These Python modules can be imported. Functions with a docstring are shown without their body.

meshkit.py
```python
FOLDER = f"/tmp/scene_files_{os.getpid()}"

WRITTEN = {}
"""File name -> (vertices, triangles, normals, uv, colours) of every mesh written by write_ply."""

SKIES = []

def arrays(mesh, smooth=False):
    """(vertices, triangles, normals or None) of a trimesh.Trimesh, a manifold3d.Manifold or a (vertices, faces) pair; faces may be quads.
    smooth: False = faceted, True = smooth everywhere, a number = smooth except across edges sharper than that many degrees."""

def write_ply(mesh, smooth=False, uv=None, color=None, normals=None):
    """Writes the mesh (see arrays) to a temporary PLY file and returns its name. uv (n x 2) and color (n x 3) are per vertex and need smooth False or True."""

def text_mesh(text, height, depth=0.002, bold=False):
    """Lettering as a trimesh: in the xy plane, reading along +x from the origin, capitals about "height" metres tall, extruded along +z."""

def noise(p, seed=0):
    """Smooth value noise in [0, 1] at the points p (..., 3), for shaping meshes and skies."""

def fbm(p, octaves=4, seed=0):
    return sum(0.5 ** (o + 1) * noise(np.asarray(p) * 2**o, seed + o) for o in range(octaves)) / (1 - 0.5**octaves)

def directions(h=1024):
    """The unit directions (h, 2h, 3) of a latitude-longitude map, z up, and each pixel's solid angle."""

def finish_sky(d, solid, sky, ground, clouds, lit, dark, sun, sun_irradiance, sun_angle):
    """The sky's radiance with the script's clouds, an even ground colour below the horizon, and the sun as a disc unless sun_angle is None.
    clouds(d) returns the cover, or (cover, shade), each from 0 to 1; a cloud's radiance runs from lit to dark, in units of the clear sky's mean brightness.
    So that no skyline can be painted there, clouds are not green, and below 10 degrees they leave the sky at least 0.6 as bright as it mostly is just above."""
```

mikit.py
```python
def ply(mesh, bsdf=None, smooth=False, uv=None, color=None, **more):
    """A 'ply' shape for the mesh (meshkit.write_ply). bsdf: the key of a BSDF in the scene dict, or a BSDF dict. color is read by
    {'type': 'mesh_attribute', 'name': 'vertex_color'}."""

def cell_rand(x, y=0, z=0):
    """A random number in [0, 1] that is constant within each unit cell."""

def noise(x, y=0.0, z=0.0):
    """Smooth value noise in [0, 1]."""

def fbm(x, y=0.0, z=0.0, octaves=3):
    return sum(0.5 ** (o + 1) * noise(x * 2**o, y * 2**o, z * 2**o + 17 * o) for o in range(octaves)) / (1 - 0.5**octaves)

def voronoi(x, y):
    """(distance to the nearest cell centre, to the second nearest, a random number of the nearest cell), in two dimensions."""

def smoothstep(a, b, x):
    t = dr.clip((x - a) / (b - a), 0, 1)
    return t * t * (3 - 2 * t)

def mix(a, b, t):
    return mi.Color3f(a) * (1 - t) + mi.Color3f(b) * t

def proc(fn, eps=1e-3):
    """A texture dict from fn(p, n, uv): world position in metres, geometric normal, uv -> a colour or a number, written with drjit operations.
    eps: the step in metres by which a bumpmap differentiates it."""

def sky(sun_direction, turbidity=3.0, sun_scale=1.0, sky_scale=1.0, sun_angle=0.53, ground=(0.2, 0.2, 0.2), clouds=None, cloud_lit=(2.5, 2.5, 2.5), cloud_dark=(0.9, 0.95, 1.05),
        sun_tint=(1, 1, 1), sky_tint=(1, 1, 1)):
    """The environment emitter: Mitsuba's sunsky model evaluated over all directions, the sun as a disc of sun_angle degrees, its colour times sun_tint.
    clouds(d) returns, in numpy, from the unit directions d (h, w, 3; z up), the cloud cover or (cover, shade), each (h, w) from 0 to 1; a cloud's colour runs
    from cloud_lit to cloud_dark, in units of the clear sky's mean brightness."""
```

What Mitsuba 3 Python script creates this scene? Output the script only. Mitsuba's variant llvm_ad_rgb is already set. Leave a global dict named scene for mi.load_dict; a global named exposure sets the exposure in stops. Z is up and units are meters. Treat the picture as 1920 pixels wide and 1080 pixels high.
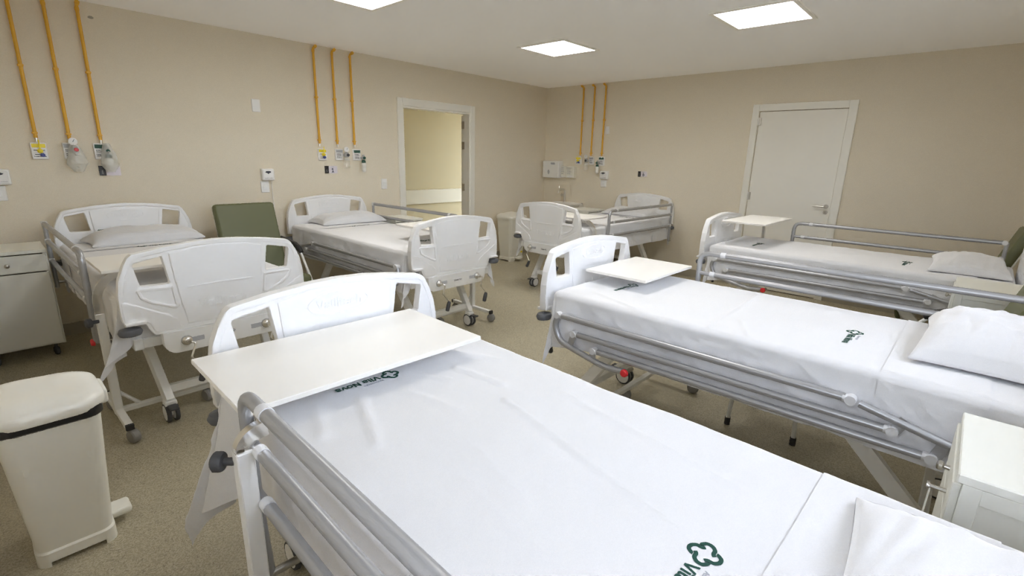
import math
import numpy as np
import trimesh
import manifold3d as m3
import mitsuba as mi
import mikit
import meshkit
from shapely.geometry import Polygon, LineString, Point, box as sbox
from shapely import affinity, union_all

T = mi.ScalarTransform4f
scene, labels = {}, {}

# ------------------------------------------------------------------ camera, light, exposure
exposure = 0.22
PANEL = 12.0                       # radiance of the ceiling panels
PANEL_RGB = (1.0, 0.975, 0.93)


def camera():
    yaw, pitch, roll = 0.743302633, -0.258595194, 0.0247382701
    eye = np.array([-6.41602814, -5.24201362, 1.49639426])
    cy, sy, cp, sp = math.cos(yaw), math.sin(yaw), math.cos(pitch), math.sin(pitch)
    f = np.array([cy * cp, sy * cp, sp])
    r = np.array([sy, -cy, 0.0])
    u = np.cross(r, f)
    up = -math.sin(roll) * r + math.cos(roll) * u
    fov = math.degrees(2 * math.atan(960 / 922.339824))
    return {'type': 'perspective', 'fov': fov, 'fov_axis': 'x', 'near_clip': 0.02, 'far_clip': 60.0,
            'to_world': T().look_at(origin=eye.tolist(), target=(eye + f).tolist(), up=up.tolist())}


scene['camera'] = camera()
H = 2.566
SKY = 35.0                         # daylight behind the window beside the camera
scene['sky'] = mikit.sky((-0.35, 0.75, 0.55), turbidity=4.0, sun_scale=0.0, sky_scale=SKY, ground=(0.3, 0.3, 0.28), clouds=lambda d: np.full(d.shape[:2], 0.55), cloud_lit=(2.0, 2.0, 2.1), cloud_dark=(1.2, 1.25, 1.35))
PANELS = [(-2.192, -1.907), (-2.195, -3.83), (-4.385, -1.88), (-4.385, -3.83)]

# ------------------------------------------------------------------ materials
noise, fbm = mikit.noise, mikit.fbm


def rgb(*c):
    return {'type': 'rgb', 'value': list(c)}


def mat(key, color, rough=0.5, metallic=0.0, spec=0.5, bump=None, bscale=1.0, two=True, **more):
    d = {'type': 'principled', 'base_color': color if isinstance(color, dict) else rgb(*color), 'roughness': rough,
         'metallic': metallic, 'specular': spec, **more}
    if bump is not None:
        d = {'type': 'bumpmap', 'tex': mikit.proc(bump, 2e-3), 'scale': bscale, 'bsdf': d}
    scene[key] = {'type': 'twosided', 'bsdf': d} if two else d


def wall_bump(p, n, uv):
    return fbm(p.x * 160 + p.y * 160, p.z * 260, 3.0, 2) * 0.6 + noise(p.x * 55 + p.y * 55, p.z * 55) * 0.4


def wall_col(p, n, uv):
    t = noise(p.x * 240 + p.y * 240, p.z * 420)
    return mikit.mix((0.715, 0.65, 0.53), (0.765, 0.70, 0.58), t)


def floor_col(p, n, uv):
    a = fbm(p.x * 260, p.y * 260, 1.0, 2)
    b = noise(p.x * 190 + 31, p.y * 190)
    c = mikit.mix((0.35, 0.315, 0.225), (0.455, 0.415, 0.315), mikit.smoothstep(0.3, 0.7, a))
    return mikit.mix(c, (0.23, 0.20, 0.145), mikit.smoothstep(0.78, 0.86, b) * 0.6)


mat('m_wall', mikit.proc(wall_col), 0.75, spec=0.25, bump=wall_bump, bscale=0.0007)
mat('m_corridor', (0.53, 0.455, 0.28), 0.7, spec=0.25)
mat('m_ceiling', (0.88, 0.875, 0.87), 0.9, spec=0.1)
mat('m_floor', mikit.proc(floor_col), 0.38, spec=0.4)
mat('m_skirting', (0.36, 0.33, 0.26), 0.5)
mat('m_trim', (0.86, 0.85, 0.80), 0.35)
mat('m_door', (0.85, 0.835, 0.78), 0.4)
mat('m_plastic', (0.88, 0.89, 0.91), 0.32)
mat('m_white', (0.85, 0.86, 0.86), 0.35)
mat('m_laminate', (0.83, 0.82, 0.79), 0.38)
mat('m_cabinet', (0.76, 0.77, 0.72), 0.4)
mat('m_cream', (0.80, 0.79, 0.72), 0.3)
mat('m_guard', (0.60, 0.55, 0.41), 0.45)
mat('m_bin', (0.86, 0.86, 0.81), 0.28)
mat('m_tube', (0.40, 0.405, 0.42), 0.33, metallic=0.55, spec=0.6)
mat('m_joint', (0.66, 0.67, 0.69), 0.35)
mat('m_chrome', (0.74, 0.72, 0.68), 0.14, metallic=1.0)
mat('m_steel', (0.55, 0.53, 0.49), 0.28, metallic=1.0)
mat('m_rubber', (0.055, 0.057, 0.062), 0.5)
mat('m_bumper', (0.10, 0.105, 0.115), 0.45)
mat('m_greyrubber', (0.24, 0.235, 0.225), 0.55)
mat('m_black', (0.02, 0.02, 0.022), 0.4)
mat('m_bag', (0.012, 0.012, 0.013), 0.22)
mat('m_red', (0.62, 0.03, 0.035), 0.35)
mat('m_yellowpipe', (0.72, 0.40, 0.035), 0.4)
mat('m_yellow', (0.80, 0.66, 0.03), 0.45)
mat('m_blue', (0.06, 0.08, 0.30), 0.4)
mat('m_darkgreen', (0.03, 0.085, 0.065), 0.6)
mat('m_print', (0.028, 0.075, 0.06), 0.8, spec=0.1)
mat('m_printgrey', (0.40, 0.42, 0.46), 0.8, spec=0.1)
mat('m_ink', (0.05, 0.055, 0.075), 0.6)
mat('m_lilac', (0.72, 0.68, 0.74), 0.45)
mat('m_label', (0.82, 0.82, 0.82), 0.5)
mat('m_labelgrey', (0.42, 0.43, 0.45), 0.45)
mat('m_greyplastic', (0.36, 0.36, 0.36), 0.4)
mat('m_ceramic', (0.84, 0.83, 0.80), 0.12)
mat('m_vinylgreen', (0.125, 0.135, 0.065), 0.42)
mat('m_clear', (0.72, 0.72, 0.68), 0.12, spec=0.6)
mat('m_string', (0.85, 0.85, 0.80), 0.7)


def sheet_bump(p, n, uv):
    return fbm(p.x * 38, p.y * 38, p.z * 38, 3)


def sheet_col(p, n, uv):
    t = noise(p.x * 700 + p.z * 500, p.y * 700)
    return mikit.mix((0.675, 0.68, 0.70), (0.715, 0.72, 0.735), t)


mat('m_sheet', mikit.proc(sheet_col), 0.85, spec=0.12, bump=sheet_bump, bscale=0.0016)
scene['m_film'] = {'type': 'twosided', 'bsdf': {'type': 'principled', 'base_color': rgb(0.85, 0.85, 0.82), 'roughness': 0.12, 'specular': 0.6}}
scene['m_bagfilm'] = {'type': 'blendbsdf', 'weight': 0.34, 'a': {'type': 'thindielectric', 'int_ior': 1.5}, 'b': {'type': 'twosided', 'bsdf': {'type': 'principled', 'base_color': rgb(0.85, 0.86, 0.82), 'roughness': 0.25, 'specular': 0.6}}}
scene['m_jar'] = {'type': 'thindielectric', 'int_ior': 1.5}

# ------------------------------------------------------------------ mesh helpers
PLY = {}


def cat(*ms):
    return trimesh.util.concatenate([m for m in ms if m is not None])


def cbox(x0, x1, y0, y1, z0, z1, c=0.002):
    """Box with chamfered edges."""
    c = min(c, (x1 - x0) * .45, (y1 - y0) * .45, (z1 - z0) * .45)
    P = []
    for sx in (0, 1):
        for sy in (0, 1):
            for sz in (0, 1):
                p = np.array([(x0, x1)[sx], (y0, y1)[sy], (z0, z1)[sz]])
                d = np.array([1 - 2 * sx, 1 - 2 * sy, 1 - 2 * sz]) * c
                for k in range(3):
                    q = p + d
                    q[k] = p[k]
                    P.append(q)
    return trimesh.convex.convex_hull(np.array(P))


def rbox(x0, x1, y0, y1, z0, z1, r=0.01, seg=12):
    """Box with rounded edges (hull of spheres)."""
    s = m3.Manifold.sphere(r, seg)
    parts = [s.translate([x, y, z]) for x in (x0 + r, x1 - r) for y in (y0 + r, y1 - r) for z in (z0 + r, z1 - r)]
    h = m3.Manifold.batch_hull(parts)
    m = h.to_mesh()
    return trimesh.Trimesh(m.vert_properties[:, :3], m.tri_verts, process=False)


def fillet(pts, r, n=5):
    pts = [np.asarray(p, float) for p in pts]
    out = [pts[0]]
    for a, b, c in zip(pts[:-2], pts[1:-1], pts[2:]):
        d1, d2 = a - b, c - b
        l1, l2 = np.linalg.norm(d1), np.linalg.norm(d2)
        q = min(r, l1 * .48, l2 * .48)
        p1, p2 = b + d1 / l1 * q, b + d2 / l2 * q
        for t in np.linspace(0, 1, n):
            out.append((1 - t) ** 2 * p1 + 2 * t * (1 - t) * b + t * t * p2)
    out.append(pts[-1])
    return np.array(out)


def tube(pts, r, n=12, caps=True, profile=None):
    """Sweeps a circle (or a profile) along a polyline."""
    p = np.asarray(pts, float)
    t = np.zeros_like(p)
    d = np.diff(p, axis=0)
    d /= np.linalg.norm(d, axis=1, keepdims=True) + 1e-12
    t[0], t[-1] = d[0], d[-1]
    t[1:-1] = d[:-1] + d[1:]
    t /= np.linalg.norm(t, axis=1, keepdims=True) + 1e-12
    ref = np.array([0, 0, 1.0]) if abs(t[0][2]) < .9 else np.array([0, 1.0, 0])
    a = np.cross(t[0], ref)
    a /= np.linalg.norm(a)
    if profile is None:
        ang = np.arange(n) * 2 * np.pi / n
        profile = np.c_[np.cos(ang), np.sin(ang)] * (r if np.isscalar(r) else 1.0)
    n = len(profile)
    rr = np.ones(len(p)) if np.isscalar(r) else np.asarray(r)
    V = []
    for i in range(len(p)):
        a = a - t[i] * (a @ t[i])
        a /= np.linalg.norm(a)
        b = np.cross(t[i], a)
        V.append(p[i] + rr[i] * (profile[:, :1] * a + profile[:, 1:] * b))
    V = np.vstack(V)
    F = []
    for i in range(len(p) - 1):
        for j in range(n):
            k = (j + 1) % n
            F += [[i * n + j, i * n + k, (i + 1) * n + k], [i * n + j, (i + 1) * n + k, (i + 1) * n + j]]
    if caps:
        c0, c1 = len(V), len(V) + 1
        V = np.vstack([V, p[:1], p[-1:]])
        e = (len(p) - 1) * n
        for j in range(n):
            k = (j + 1) % n
            F += [[c0, k, j], [c1, e + j, e + k]]
    return trimesh.Trimesh(V, np.array(F), process=False)


def cyl(p0, p1, r, n=16):
    return tube([p0, p1], r, n)


def lathe(profile, n=24, axis_to=(0, 0, 1), at=(0, 0, 0)):
    """Revolves (radius, height) pairs about an axis."""
    pr = np.asarray(profile, float)
    ang = np.arange(n) * 2 * np.pi / n
    V = np.stack([pr[:, None, 0] * np.cos(ang), pr[:, None, 0] * np.sin(ang), np.repeat(pr[:, 1:2], n, 1)], -1).reshape(-1, 3)
    F = []
    for i in range(len(pr) - 1):
        for j in range(n):
            k = (j + 1) % n
            F += [[i * n + j, i * n + k, (i + 1) * n + k], [i * n + j, (i + 1) * n + k, (i + 1) * n + j]]
    m = trimesh.Trimesh(V, np.array(F), process=False)
    z = np.asarray(axis_to, float)
    z /= np.linalg.norm(z)
    m.apply_transform(trimesh.geometry.align_vectors([0, 0, 1], z))
    m.apply_translation(at)
    return m


def prism(poly, depth):
    geoms = getattr(poly, 'geoms', [poly])
    return cat(*[trimesh.creation.extrude_polygon(g, depth, engine='earcut') for g in geoms if g.area > 1e-9])


def upright(m, toward=-1):
    """Turns a mesh drawn in xy (thickness +z) to stand in xz; thickness towards y*toward."""
    v = m.vertices.copy()
    f = m.faces
    w = np.c_[v[:, 0], toward * v[:, 2], v[:, 1]]
    if toward > 0:
        f = f[:, ::-1]
    return trimesh.Trimesh(w, f, process=False)


def moved(m, *d):
    m = m.copy()
    m.apply_translation(d)
    return m


def turned(m, deg, axis=(0, 0, 1), at=(0, 0, 0)):
    m = m.copy()
    m.apply_transform(trimesh.transformations.rotation_matrix(math.radians(deg), axis, at))
    return m


def scaled(m, *s):
    v = m.vertices * np.array(s)
    f = m.faces[:, ::-1] if np.prod(s) < 0 else m.faces
    return trimesh.Trimesh(v, f, process=False)


def text(s, h, depth=0.0008, bold=False, center=True):
    m = meshkit.text_mesh(s, h, depth, bold)
    if center:
        b = m.bounds
        m.apply_translation([-(b[0][0] + b[1][0]) / 2, -h / 2, 0])
    return m


# ------------------------------------------------------------------ scene helpers
def numbered(name):
    if name not in USED:
        USED.add(name)
        return name
    k = 1
    while f'{name}_{k:03d}' in USED:
        k += 1
    USED.add(f'{name}_{k:03d}')
    return f'{name}_{k:03d}'


USED = set()


def thing(name, label=None, category=None, group=None, structure=False):
    key = numbered(name)
    d = {}
    if label:
        d['label'] = label
    if category:
        d['category'] = category
    if group:
        d['group'] = group
    if structure:
        d['kind'] = 'structure'
    labels[key] = d
    return key


def put(key, mesh, material, smooth=30, at=None, cache=None, **more):
    """The entry key itself. cache: a name under which the ply dict is kept for copies."""
    if cache is not None and cache in PLY:
        d = dict(PLY[cache])
    else:
        if callable(mesh):
            mesh = mesh()
        d = mikit.ply(mesh, material, smooth=smooth, **more)
        if cache is not None:
            PLY[cache] = dict(d)
    if at is not None:
        d['to_world'] = at
    scene[key] = d
    return key


def part(parent, name, mesh, material, smooth=30, at=None, cache=None, label=None, **more):
    key = numbered(parent + '__' + name)
    put(key, mesh, material, smooth, at, cache, **more)
    if label:
        labels[key] = {'label': label}
    return key


def struct(name, mesh, material, smooth=False, label=None):
    key = thing(name, label, None, None, True)
    return put(key, mesh, material, smooth)


def frame(x, y, z=0.0, deg=0.0):
    return T().translate([x, y, z]).rotate([0, 0, 1], deg)


# ------------------------------------------------------------------ the room
XD, YC = -6.60, -5.90              # far left wall, wall behind the heads of the near beds
DA0, DA1, DAT = -2.747, -1.645, 2.07   # open doorway in the left wall
DB0, DB1, DBT = -3.207, -4.095, 2.089  # closed door in the right wall


def slab(x0, x1, y0, y1, z0, z1):
    return trimesh.creation.box(bounds=[[x0, y0, z0], [x1, y1, z1]])


struct('floor', slab(XD - .15, 3.0, YC - .15, 2.0, -.1, 0), 'm_floor', label='speckled beige vinyl floor of the ward')
struct('ceiling', slab(XD - .15, .15, YC - .15, .12, H, H + .12), 'm_ceiling', label='plain white plaster ceiling with light panels')
struct('wall_left', cat(slab(XD, DA0, 0, .12, 0, H), slab(DA1, .12, 0, .12, 0, H), slab(DA0, DA1, 0, .12, DAT, H)), 'm_wall', label='long beige textured wall with the open doorway')
struct('wall_right', cat(slab(0, .12, YC, DB1 + .0, 0, H), slab(0, .12, DB0, 0, 0, H), slab(0, .12, DB1, DB0, DBT, H), slab(.07, .12, DB1, DB0, 0, DBT)), 'm_wall', label='beige textured wall with the closed white door')
WX0, WX1, WZ0, WZ1 = -6.1, -3.4, 1.40, 2.42    # window behind the heads of the near beds
struct('wall_near', cat(slab(XD, WX0, YC - .12, YC, 0, H), slab(WX1, .12, YC - .12, YC, 0, H), slab(WX0, WX1, YC - .12, YC, 0, WZ0), slab(WX0, WX1, YC - .12, YC, WZ1, H)), 'm_wall', label='beige wall behind the near row of beds')
EY0, EY1, EZ0, EZ1 = -5.55, -4.65, 1.0, 2.15      # window in the end wall left of the camera
struct('wall_end', cat(slab(XD - .12, XD, YC, EY0, 0, H), slab(XD - .12, XD, EY1, 0, 0, H), slab(XD - .12, XD, EY0, EY1, 0, EZ0), slab(XD - .12, XD, EY0, EY1, EZ1, H)), 'm_wall', label='beige end wall beside the camera')
for nm, m in (('baseboard_left', cat(slab(XD, -2.815, -.012, 0, 0, .10), slab(-1.567, 0, -.012, 0, 0, .10))),
              ('baseboard_right', cat(slab(-.012, 0, YC, -4.176, 0, .10), slab(-.012, 0, -3.136, 0, 0, .10))),
              ('baseboard_near', slab(XD, 0, YC, YC + .012, 0, .10))):
    struct(nm, m, 'm_skirting', label='low vinyl baseboard along the wall')

k = thing('window_1', 'white framed window behind the heads of the near beds', None, None, True)
xm = (WX0 + WX1) / 2
part(k, 'frame', cat(*[cbox(a, b, YC - .09, YC - .03, WZ0, WZ1, .003) for a, b in ((WX0, WX0 + .05), (xm - .03, xm + .03), (WX1 - .05, WX1))],
                     *[cbox(WX0, WX1, YC - .09, YC - .03, a, b, .003) for a, b in ((WZ0, WZ0 + .05), (WZ1 - .05, WZ1))], cbox(WX0 - .02, WX1 + .02, YC - .03, YC + .03, WZ0 - .03, WZ0, .004)), 'm_trim', False)
for a, b in ((WX0 + .05, xm - .03), (xm + .03, WX1 - .05)):
    part(k, 'pane', trimesh.Trimesh([[a, YC - .06, WZ0 + .05], [b, YC - .06, WZ0 + .05], [b, YC - .06, WZ1 - .05], [a, YC - .06, WZ1 - .05]], [[0, 1, 2], [0, 2, 3]], process=False), 'm_jar', False)

k = thing('window_2', 'white framed window in the end wall', None, None, True)
ym = (EY0 + EY1) / 2
part(k, 'frame', cat(*[cbox(XD - .09, XD - .03, a, b, EZ0, EZ1, .003) for a, b in ((EY0, EY0 + .05), (ym - .03, ym + .03), (EY1 - .05, EY1))],
                     *[cbox(XD - .09, XD - .03, EY0, EY1, a, b, .003) for a, b in ((EZ0, EZ0 + .05), (EZ1 - .05, EZ1))]), 'm_trim', False)
for a, b in ((EY0 + .05, ym - .03), (ym + .03, EY1 - .05)):
    part(k, 'pane', trimesh.Trimesh([[XD - .06, a, EZ0 + .05], [XD - .06, b, EZ0 + .05], [XD - .06, b, EZ1 - .05], [XD - .06, a, EZ1 - .05]], [[0, 1, 2], [0, 2, 3]], process=False), 'm_jar', False)

# corridor seen through the doorway
struct('wall_corridor', cat(slab(-4.5, 3.0, 1.8, 1.92, 0, 2.5), slab(-4.5, -4.4, .12, 1.8, 0, 2.5), slab(2.9, 3.0, .12, 1.8, 0, 2.5)), 'm_corridor', label='yellowish corridor wall beyond the open doorway')
struct('ceiling_corridor', slab(-4.5, 3.0, .12, 1.92, 2.5, 2.6), 'm_ceiling', label='corridor ceiling beyond the doorway')
struct('trim_1', cbox(-4.4, 2.9, 1.745, 1.80, .685, .930, .008), 'm_guard', label='wide cream bump rail along the corridor wall')
k = thing('ceiling_light', 'white ceiling lamp panel in the corridor', 'ceiling light')
put(k, slab(-1.7, -1.1, .66, 1.26, 2.48, 2.5), 'm_trim', False)
e = mikit.ply(trimesh.Trimesh([[-1.68, .68, 2.478], [-1.12, .68, 2.478], [-1.12, 1.24, 2.478], [-1.68, 1.24, 2.478]], [[0, 2, 1], [0, 3, 2]], process=False), 'm_trim')
e['emitter'] = {'type': 'area', 'radiance': rgb(1.0, .88, .62)}
scene[k + '__diffuser'] = e

# ceiling light panels of the ward
PL = ['smallest white ceiling light panel in view, nearest the wall corner', 'large white ceiling light panel at the top right, towards the closed door',
      'white ceiling light panel cut off by the top edge, above the left beds', 'white ceiling light panel above the near beds']
for (x, y), lb in zip(PANELS, PL):
    k = thing('ceiling_light', lb, 'ceiling light', 'square ceiling light panels')
    a, b = .2655, .295
    put(k, cat(slab(x - b, x + b, y - b, y - a, H - .010, H), slab(x - b, x + b, y + a, y + b, H - .010, H),
               slab(x - b, x - a, y - a, y + a, H - .010, H), slab(x + a, x + b, y - a, y + a, H - .010, H)), 'm_trim', False)
    z = H - .004
    e = mikit.ply(trimesh.Trimesh([[x - a, y - a, z], [x + a, y - a, z], [x + a, y + a, z], [x - a, y + a, z]], [[0, 2, 1], [0, 3, 2]], process=False), 'm_trim')
    e['emitter'] = {'type': 'area', 'radiance': rgb(*[PANEL * c for c in PANEL_RGB])}
    scene[k + '__diffuser'] = e
    labels[k + '__diffuser'] = {'label': 'glowing white diffuser'}

# open doorway: casing, leaf swung into the corridor, hinges
k = thing('door_1', 'open doorway to the corridor with a wide white casing', None, None, True)
x0, x1, zt, o = DA0, DA1, DAT, .072
part(k, 'casing', cat(cbox(x0 - o, x0, -.022, .001, 0, zt + .09, .003), cbox(x1, x1 + o + .005, -.022, .001, 0, zt + .09, .003), cbox(x0, x1, -.022, .001, zt, zt + .09, .003),
                      cbox(x0 - .004, x0 + .02, -.01, .125, 0, zt + .004, .002), cbox(x1 - .02, x1 + .004, -.01, .125, 0, zt + .004, .002), cbox(x0, x1, -.01, .125, zt - .02, zt + .004, .002)), 'm_trim')
part(k, 'leaf', turned(cbox(x1 - .004, x1 + 1.06, .128, .166, .01, zt - .03, .002), 6, (0, 0, 1), (x1, .128, 0)), 'm_door')
for z in (1.915, 1.645, 1.075, .30):
    part(k, 'hinge', cat(cbox(x1 - .0075, x1 - .003, .120, .160, z - .05, z + .05, .001), cyl((x1 - .014, .121, z - .052), (x1 - .014, .121, z + .052), .007, 10),
                         cbox(x1 - .0235, x1 - .019, .085, .12, z - .05, z + .05, .001), cbox(x1 - .024, x1 - .004, .116, .126, z - .05, z + .05, .001)), 'm_steel')

# closed door in the right wall
k = thing('door_2', 'closed plain white door in a white casing behind the far bed', None, None, True)
part(k, 'leaf', cbox(.004, .045, DB1 + .004, DB0 - .004, .008, DBT - .004, .003), 'm_door')
part(k, 'casing', cat(cbox(-.022, .001, DB0 + .0, DB0 + .072, 0, DBT + .076, .003), cbox(-.022, .001, DB1 - .08, DB1, 0, DBT + .076, .003), cbox(-.022, .001, DB1, DB0, DBT, DBT + .076, .003)), 'm_trim')
for z in (1.975, 1.12, .30):
    part(k, 'hinge', cat(cyl((-.006, DB0 - .003, z - .045), (-.006, DB0 - .003, z + .045), .007, 10), cbox(-.002, .006, DB0 - .03, DB0, z - .045, z + .045, .001)), 'm_steel')
hd = part(k, 'handle', cat(lathe([(0, -.008), (.026, -.008), (.026, 0), (0, 0)], 20, (-1, 0, 0), (.002, -4.045, 1.054)),
                           tube(fillet([(-.002, -4.045, 1.054), (-.05, -4.045, 1.054), (-.05, -3.925, 1.056)], .015), .0085, 10)), 'm_steel', label='steel lever handle')
part(k, 'lock_rosette', cat(lathe([(0, .008), (.022, .008), (.024, 0)], 20, (-1, 0, 0), (.004, -4.048, .993)), cbox(-.007, 0, -4.051, -4.045, .983, 1.0, .0005)), 'm_steel')

# ------------------------------------------------------------------ hospital bed: meshes, in bed coordinates (u across, v foot to head, z up)
L = 2.10
CS = m3.CrossSection


def man_prism(poly, d0, d1):
    """Prism of a (u,z) polygon as a Manifold, reaching from v = d0 to d1."""
    geoms = getattr(poly, 'geoms', [poly])
    out = m3.Manifold()
    for g in geoms:
        rings = [np.asarray(g.exterior.coords)[:-1]] + [np.asarray(i.coords)[:-1] for i in g.interiors]
        cs = CS([r.tolist() for r in rings], m3.FillRule.EvenOdd)
        out = out + m3.Manifold.extrude(cs, d1 - d0)
    # xy -> u,z ; z -> v
    return out.rotate([90, 0, 0]).scale([1, -1, 1]).translate([0, d0, 0])


def sym(pts):
    return Polygon(pts).union(Polygon([(-x, z) for x, z in pts]))


def mirror_pair(pts, rnd=.008):
    p = Polygon(pts).buffer(-rnd).buffer(2 * rnd).buffer(-rnd)
    return p.union(affinity.scale(p, -1, 1, origin=(0, 0)))


half = [(0, .573), (.335, .573), (.352, .600), (.365, .638), (.400, .650), (.452, .650), (.459, .70), (.458, .80), (.446, .875), (.420, .940), (.398, .980), (.378, .996),
        (.25, 1.017), (.12, 1.032), (0, 1.037)]
OUT = Polygon(half + [(-x, z) for x, z in half[::-1]][1:-1]).buffer(.012).buffer(-.024).buffer(.012)
WIN = mirror_pair([(.382, .950), (.257, .975), (.236, .829), (.363, .833)], .010)


def board_mesh():
    """Moulded end board; its outer face looks to -v, its inner face to +v."""
    base = man_prism(OUT.difference(WIN), -.020, .020)
    rim = man_prism(OUT.difference(OUT.buffer(-.022)).difference(WIN), -.0215, .0225)
    centre = sym([(0, .600), (.180, .600), (.196, .70), (.213, .83), (.226, .985), (.12, 1.005), (0, 1.010)])
    pads = mirror_pair([(.386, .820), (.368, .770), (.33, .742), (.235, .700), (.212, .705), (.226, .818)], .010)
    wings = mirror_pair([(.450, .775), (.40, .745), (.27, .672), (.232, .640), (.218, .600), (.216, .586), (.330, .586), (.352, .645), (.448, .662)], .012)
    body = base + rim + man_prism(centre, -.0235, .0) + man_prism(wings, -.0240, .0)
    body = body + man_prism(pads.difference(pads.buffer(-.012)), -.0255, .0)
    body = body + man_prism(sym([(0, .800), (.16, .797), (.16, .803), (0, .806)]), -.0255, 0)
    cin = sym([(0, .600), (.178, .600), (.215, .83), (.228, .985), (.12, 1.003), (0, 1.008)])
    body = body + man_prism(cin, 0, .0232)
    for x in (-.16, -.08, 0, .08, .16):
        body = body + man_prism(sbox(x - .004, .66, x + .004, .775), 0, .026)
    # shelf that covers the corner bumper
    for s in (-1, 1):
        body = body + man_prism(sbox(min(s * .365, s * .452), .648, max(s * .365, s * .452), .662), -.045, 0)
    body = body.refine_to_length(.008)
    m = body.to_mesh()
    t = trimesh.Trimesh(m.vert_properties[:, :3], m.tri_verts, process=True)
    trimesh.smoothing.filter_taubin(t, lamb=.5, nu=.52, iterations=4)
    return t


BOARD = board_mesh()


def emblem_ring():
    o = affinity.scale(Point(0, 0).buffer(1, 32), .125, .046)
    i = affinity.scale(Point(0, 0).buffer(1, 32), .116, .039)
    return moved(upright(prism(o.difference(i), .0075), 1), 0, .0215, .945)


def emblem_text():
    return moved(scaled(upright(text('Vallitech', .033, .0065, True), 1), -1, 1, 1), 0, .0215, .945)


def outer_text():
    return moved(upright(text('Vallitech', .044, .0050, True), -1), 0, -.0220, .700)


def flip_end(m):
    """Foot-end mesh -> head end (outer side turned away from the foot)."""
    return moved(scaled(m, -1, -1, 1), 0, L, .029)


BOARD_H, RING, ETXT, OTXT = flip_end(BOARD), emblem_ring(), emblem_text(), outer_text()
RING_H, ETXT_H = flip_end(RING), flip_end(ETXT)


def bumper(s, head):
    p = lathe([(0, -.021), (.018, -.021), (.036, -.015), (.042, 0), (.036, .015), (.018, .021), (0, .021)], 24)
    p = scaled(p, 1.25, 1.0, 1.1)
    return moved(p, s * .432, (L + .006) if head else -.006, .610 + (.02 if head else 0))


def crank_cover():
    c = sbox(-.305, .455, .305, .572).difference(sbox(-.4, .3, -.245, .515)).difference(sbox(.245, .3, .4, .515))
    c = c.union(Point(-.245, .515).buffer(.060, 12)).union(Point(.245, .515).buffer(.060, 12))
    return moved(upright(prism(c, .05), 1), 0, -.030, 0)


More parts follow.
